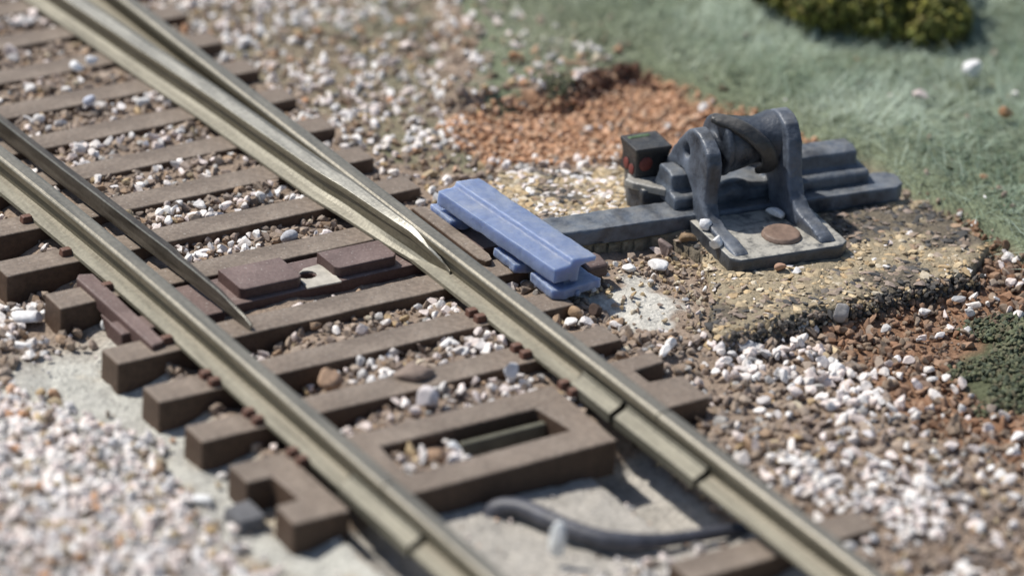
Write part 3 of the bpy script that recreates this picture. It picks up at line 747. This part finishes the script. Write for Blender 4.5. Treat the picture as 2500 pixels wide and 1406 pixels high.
# right side mixed ballast
x, y = scatter(14500, 1.05, 4.6, -2.6, 1.9)
keep = ~on_tie(x, y, .01) & ~on_rail(x, y, .01) & (polydist(x, y, BOARD) < -.01) & ((polydist(x, y, PLASR) < 0) | (rng.random(len(x)) < .22)) & (polydist(x, y, TURF) < -.02) & (polydist(x, y, GRASS) < .05) & ~((x < 1.55) & (y < -1.08) & (y > -1.32))
x, y = x[keep], y[keep]; wz = polydist(x, y, WHITER) + (fbm(x, y, 3, 71) - .5) * .5; oz = polydist(x, y, ORANGE) + (fbm(x, y, 3, 73) - .5) * .4
c, k = pick(len(x), ('brown', .85), ('grey', .1), ('cream', .05)); co, _ = pick(len(x), ('ochre', .9), ('brown', .1)); c[oz > 0] = co[oz > 0]
sand = polydist(x, y, [(1.55, 2.0), (2.4, 1.98), (2.45, 1.7), (2.2, 1.25), (1.95, .9), (1.55, 1.2)]) > 0; cs_, _ = pick(len(x), ('cream', .5), ('brown', .5)); c[sand] = cs_[sand]
wh = rng.random(len(x)) < np.clip(.04 + .29 * sstep(-.1, .15, wz) * sstep(.46, .62, fbm(x, y, 2.8, 75)), 0, 1); cw, _ = pick(len(x), ('white', 1)); c[wh] = cw[wh]
r = .010 + .038 * rng.random(len(x)) ** 1.9; r[wh] = rng.uniform(.018, .05, wh.sum()); r[sand] = np.minimum(r[sand], .022)
keep = wh | (rng.random(len(x)) < .8); x, y, c, r, wh = x[keep], y[keep], c[keep], r[keep], wh[keep]
stones("gravel", x, y, height(x, y) + r * .15 + .018 * wh + rng.uniform(0, .02, len(x)), r, c, 2, label="mixed white and rusty gravel in front of the tan board", cat="gravel")
# orange dirt crumbs
x, y = scatter(15000, 1.9, 4.4, 2.3, 4.5)
keep = (polydist(x, y, DIRT) + (fbm(x, y, 4, 81) - .5) * .2 > -.02) & (polydist(x, y, GRASS) < .05); x, y = x[keep], y[keep]
c, k = pick(len(x), ('orange', .93), ('brown', .05), ('white', .02)); r = .006 + .036 * rng.random(len(x)) ** 2.6
stones("dirt_crumbs", x, y, surf(x, y) + r * .1 + rng.uniform(0, .02, len(x)), r * .85, c, 1, flatshade=False, label="crumbly orange dirt behind the dark machine below the grass step", cat="dirt")
x, y = scatter(900, 2.85, 3.75, 3.75, 4.3); gd = polydist(x, y, GRASS); k2 = (abs(gd - .02) < .05) & (x > 3.0) & (x < 3.68); x, y = x[k2], y[k2]
c = np.array((.11, .055, .035)) * rng.uniform(.6, 1.5, (len(x), 1)); r = rng.uniform(.02, .045, len(x))  # crumbs coloured dark to stand in for the shaded face of the grass step
stones("dirt_crumbs", x, y, height(x, y) - .02 + rng.uniform(0, .05, len(x)), r, c, 1, label="broken earth lip under the grass above the orange dirt, shade put into its colour", cat="dirt")
# grit on the board
x, y = scatter(9000, 1.6, 4.1, .75, 3.25)
bdv = polydist(x, y, BOARD); keep = (bdv > 0) & ~on_machine(x, y, -.01) & (rng.random(len(x)) < .9); x, y = x[keep], y[keep]
c, k = pick(len(x), ('cream', .85), ('brown', .1), ('white', .05)); so_ = fbm(x, y, 3.2, 41) + rng.normal(0, .05, len(x)) > .53; cs, _ = pick(len(x), ('soot', .6), ('brown', .4)); c[so_] = cs[so_]
back = y > 2.3; r = np.where(back, rng.uniform(.014, .04, len(x)), .007 + .034 * rng.random(len(x)) ** 3)
cw, _ = pick(len(x), ('white', .6), ('cream', .4)); wb = back & (rng.random(len(x)) < .4); c[wb] = cw[wb]
stones("grit", x, y, board_top(x, y) + r * .02, r, c, 1, .22, .38, label="tan and sooty flat grit glued over the board", cat="grit")
a_ = rng.uniform(1.95, 3.8, 1500); x = a_; y = .785 + rng.normal(0, .018, len(x)) - .03 * rng.random(len(x)); z = rng.uniform(-.14, -.01, len(x))
c, k = pick(len(x), ('soot', .62), ('brown', .2), ('cream', .18)); c *= .8
stones("grit", x, y, z, rng.uniform(.008, .026, len(x)), c, 1, .9, .8, label="sooty broken grit along the front edge of the board", cat="grit")
# dark turf at the far right and along the step
x, y = scatter(7000, 2.85, 4.2, -.75, .5)
keep = polydist(x, y, TURF) + (fbm(x, y, 5, 91) - .5) * .5 > 0; x, y = x[keep], y[keep]
x2, y2 = scatter(500, 2.75, 3.1, 3.85, 4.15); dd = np.hypot(x2 - 2.93, (y2 - 4.02)); k2 = dd < .12 * (.6 + .6 * rng.random(len(x2)))
x = np.concatenate([x, x2[k2]]); y = np.concatenate([y, y2[k2]])
c, k = pick(len(x), ('green', 1)); r = rng.uniform(.008, .024, len(x))
stones("ground_cover", x, y, height(x, y) + rng.uniform(0, .035, len(x)), r, c, 1, .9, .9, label="dark green crumbly turf clumped at the edge of the rusty gravel", cat="turf")

# ------------------------------------------------------------------ single stones one can point to
PEB = [
    ('round tan stone in the shade of the blue bar foot', 1.37, 1.42, -.06, .09, .085, (.38, .26, .16), 'stone'),
    ('round dark brown stone next to the plaster patch', 1.49, 1.40, -.06, .08, .08, (.07, .045, .035), 'stone'),
    ('glossy white oval stone before the long bar', 2.16, 1.74, -.07, .13, .07, (.78, .77, .76), 'stone'),
    ('small white chip beside the throw bar hook', 1.99, 1.79, -.07, .085, .06, (.76, .75, .73), 'stone'),
    ('round ochre stone tucked against the machine base', 2.46, 1.86, -.02, .115, .10, (.27, .185, .11), 'stone'),
    ('flat pink pebble at the front edge of the machine base', 2.72, 1.29, .02, .08, .045, (.42, .26, .18), 'pebble'),
    ('white stone stuck to the foot of the arched bracket', 2.53, 1.80, .10, .075, .075, (.76, .76, .77), 'stone'),
    ('double white lump glued on the machine base corner', 2.47, 1.60, .075, .09, .085, (.78, .77, .75), 'stone'),
    ('long white stone lying on the machine base by the disc', 3.00, 1.74, .105, .12, .055, (.80, .79, .77), 'stone'),
    ('white stone leaning on a far sleeper beside its twin', .26, 5.55, .035, .095, .06, (.80, .80, .80), 'stone'),
    ('taller bright stone of the pair on a far sleeper', .37, 5.56, .05, .08, .065, (.82, .82, .83), 'stone'),
    ('pale blue round stone on a far sleeper edge', .10, 5.06, .02, .08, .08, (.58, .61, .70), 'stone'),
    ('white angular stone near the far blade foot', .44, 4.98, -.02, .09, .075, (.78, .76, .73), 'stone'),
    ('flat brown stone lying across a worn sleeper', .10, 1.13, .0, .23, .08, (.24, .185, .15), 'stone'),
    ('large pinkish white boulder in the bay behind the square frame', .02, .85, -.02, .13, .13, (.76, .70, .68), 'stone'),
    ('upright white stone near the rail behind the square frame', .58, .88, .0, .085, .12, (.74, .74, .76), 'stone'),
    ('long white stone on soil at the sleeper end by the plaster', -1.40, 2.90, -.16, .17, .08, (.80, .78, .76), 'stone'),
    ('white triangular chip under the guide strip', -1.05, 2.60, -.14, .06, .09, (.82, .82, .81), 'stone'),
    ('white oval stone alone on the plaster shoulder', -1.45, .69, -.18, .13, .06, (.82, .82, .80), 'stone'),
    ('tall grey stone standing against the board edge', 2.75, .73, -.06, .105, .13, (.40, .38, .36), 'stone'),
    ('grey oval pebble under the corner of the board', 2.08, .73, -.1, .11, .07, (.42, .42, .43), 'pebble'),
    ('blurred white stone lying in the pale grass', 5.35, 2.83, .16, .13, .12, (.78, .77, .76), 'stone'),
    ('single white stone on the orange dirt', 3.70, 3.48, -.05, .065, .06, (.80, .77, .74), 'stone'),
    ('orange clod resting in the grass above the dirt step', 2.88, 4.45, .06, .12, .075, (.40, .21, .11), 'clod'),
    ('blurred orange clod in the grass near the frame edge', 5.20, 2.28, .12, .095, .085, (.42, .23, .12), 'clod'),
    ('blurred pinkish pebble in the grass below the white stone', 4.87, 2.74, .12, .11, .06, (.66, .56, .52), 'pebble'),
    ('upright purple brown stone before the long bar', 2.29, 1.86, -.05, .095, .12, (.26, .20, .18), 'stone'),
    ('small white stone inside the square frame opening', -.08, .40, -.06, .085, .06, (.70, .72, .73), 'stone'),
    ('orange brown lump inside the square frame opening', -.22, .38, -.10, .15, .12, (.36, .235, .15), 'lump'),
    ('peach stone beside the dark hole by the curving rail', -.31, 1.35, -.06, .14, .11, (.45, .30, .20), 'stone'),
    ('white sliver standing up against the cable', -.12, -.68, -.10, .085, .22, (.80, .82, .80), 'sliver'),
    ('pale blue grey stone behind the throw bar plates', .33, 2.93, -.03, .10, .09, (.46, .46, .48), 'stone'),
]
baseP, baseF = shapes(3, len(PEB), 5, 6)
for i, (lab, x, y, z, w_, h_, col, cat) in enumerate(PEB):
    P = baseP[i].copy(); P -= (P.max(0) + P.min(0)) / 2; P /= (P.max(0) - P.min(0)) / 2
    P *= np.array([w_ / 2, w_ / 2 * .8, h_ / 2])
    a = rng.uniform(-.5, .5) - .55; ca, sa = math.cos(a), math.sin(a); P = P @ np.array([[ca, sa, 0], [-sa, ca, 0], [0, 0, 1]])
    o = mesh_np(cat, P, baseF, M_STONE, np.tile(np.array(col), (len(P), 1))); o.location = (x, y, z + h_ * .28)
    tag(o, lab, cat, "loose stones one can point to")

# ------------------------------------------------------------------ grass and bush
def blades(name, x, y, z, L, wdt, ang, lean, cols, label, cat):
    n = len(x); d = np.stack([np.cos(ang), np.sin(ang), np.zeros(n)], 1); s = np.stack([-np.sin(ang), np.cos(ang), np.zeros(n)], 1)
    P0 = np.stack([x, y, z], 1); V = []
    for q in (0, .35, .7, 1.0):
        h = L * np.sin(lean) * q * (1 - .35 * q); o_ = L * np.cos(lean) * q
        c = P0 + d * o_[:, None] + np.array([0, 0, 1]) * h[:, None]
        ww = (wdt * (1 - q * .9) / 2)[:, None]
        V += [c - s * ww, c + s * ww]
    V = np.stack(V, 1); f = np.array([[0, 1, 3, 2], [2, 3, 5, 4], [4, 5, 7, 6]])
    Fb = (f[None] + (np.arange(n) * 8)[:, None, None]).reshape(-1, 4)
    o = mesh_np(name, V.reshape(-1, 3), Fb, M_GRASS, np.repeat(cols, 8, 0)); tag(o, label, cat, kind='stuff'); return o
M_GRASS, t_, b_ = new_mat("grass_fibre")
a_ = t_.nodes.new("ShaderNodeAttribute"); a_.attribute_name = "tint"; t_.links.new(a_.outputs[0], b_.inputs["Base Color"]); b_.inputs["Roughness"].default_value = .7
b_.inputs["Specular IOR Level"].default_value = .25
n = 130000
x, y = scatter(n, 2.1, 9.0, -.4, 9.2)
lf = 1 - sstep(2.9, 3.8, x)
gd = polydist(x, y, GRASS) + (fbm(x, y, 4, 101) - .5) * (.22 + 1.1 * lf) - .1 * lf
ed = polydist(x, y, GRASS); leftz = 1 - sstep(3.0, 4.2, x)
thin = np.clip(sstep(.0, .6, ed) + .35 - .75 * leftz * (fbm(x, y, 2.6, 107) > .47), .06, 1)
keep = ((gd > 0) & (rng.random(n) < thin)) | ((polydist(x, y, UPPERMID) > -.05) & (x > 1.9) & (fbm(x, y, 2.2, 109) > .5) & (rng.random(n) < .5)); x, y, gd = x[keep], y[keep], gd[keep]; n = len(x)
an = fbm(x, y, .9, 103) * 9 + rng.normal(0, 1.3, n)
tone = fbm(x, y, 1.6, 105)[:, None]; left_ = (1 - sstep(3.2, 4.6, x))[:, None]
pale = np.array((.48, .56, .45)); mid = np.array((.225, .305, .215)); olive = np.array((.33, .315, .20))
tt = np.clip(rng.normal(.5, .38, (n, 1)) + (tone - .45) * 2.0 + (fbm(x, y, 6, 115)[:, None] - .45) * 1.3, 0, 1)
c = mid * (1 - tt) + pale * tt; c = c * (1 - left_ * .65) + olive * left_ * .65; c *= rng.uniform(.75, 1.15, (n, 1))
blades("grass", x, y, height(x, y) - .01, rng.uniform(.07, .30, n) , rng.uniform(.004, .009, n), an, rng.uniform(.05, 1.1, n), c, "pale grey green matted grass fibres on the bank beyond the dirt", "grass")

x, y = scatter(1500, 2.2, 7.5, .3, 8); k2 = (polydist(x, y, GRASS) > .03) & (fbm(x, y, 2.0, 117) > .46); x, y = x[k2], y[k2]
c, k = pick(len(x), ('green', .45), ('brown', .3), ('orange', .15), ('white', .1)); r = .008 + .03 * rng.random(len(x)) ** 2.5
stones("dirt_crumbs", x, y, height(x, y) + rng.uniform(.01, .05, len(x)), r, c, 1, label="stray crumbs of soil and stone caught in the pale grass", cat="crumbs")
# olive foam bush at the top edge, shadowed hollow beside it
def bush(name, loc, blobs, n, label, cols):
    root = empty(name, loc); tag(root, label, "bush")
    pts = []; r_ = np.random.default_rng(3)
    for (bx_, by_, bz_, br) in blobs:
        m = int(n * br ** 2); d = r_.normal(size=(m, 3)); d /= np.linalg.norm(d, axis=1)[:, None]
        rad = br * (.72 + .3 * r_.random(m)) ; P = d * rad[:, None] * np.array([1, 1, .85]) + np.array([bx_, by_, bz_]); pts.append(P)
    P = np.concatenate(pts); keep_ = vnoise(P[:, 0] * 3 + P[:, 2] * 2, P[:, 1] * 3 - P[:, 2], 2.2, 7) > .36; P = P[keep_]; P = P[P[:, 2] > -.02]
    m = len(P); base, Fc = SH[1]
    Q = base[r_.integers(0, 14, m)] * r_.uniform(.012, .045, m)[:, None, None] * np.array([1, 1, .8])
    Q = np.einsum('nij,nvj->nvi', rotm(m, r_, 1.2), Q) + P[:, None, :]; nv = Q.shape[1]
    cc = np.array(cols)[r_.integers(0, len(cols), m)] * r_.uniform(.75, 1.25, (m, 1))
    mesh_np("foliage", Q.reshape(-1, 3), (Fc[None] + (np.arange(m) * nv)[:, None, None]).reshape(-1, 3), M_STONE, np.repeat(cc, nv, 0), parent=root)
    bm = bmesh.new(); tube(bm, [(0, 0, -.1), (.02, .02, .2), (.0, .05, .5)], .05, 8); link_bm("stem", bm, plain("stem_brown", (.10, .07, .05)), root, smooth=True)
OL = [(.22, .21, .04), (.19, .20, .05), (.14, .14, .03), (.10, .11, .028), (.18, .17, .045), (.075, .085, .025), (.15, .13, .035)]
bz = float(height(np.array([5.22]), np.array([3.95]))[0])
bush("bush", (5.36, 3.88, bz), [(0, 0, .22, .36), (-.30, .22, .25, .34), (.22, -.30, .16, .28), (.05, .1, .42, .36), (-.25, .6, .3, .42), (.35, .1, .3, .36), (.3, .6, .5, .5)], 17000, "olive green foam bush on the grass bank behind the machine", OL)
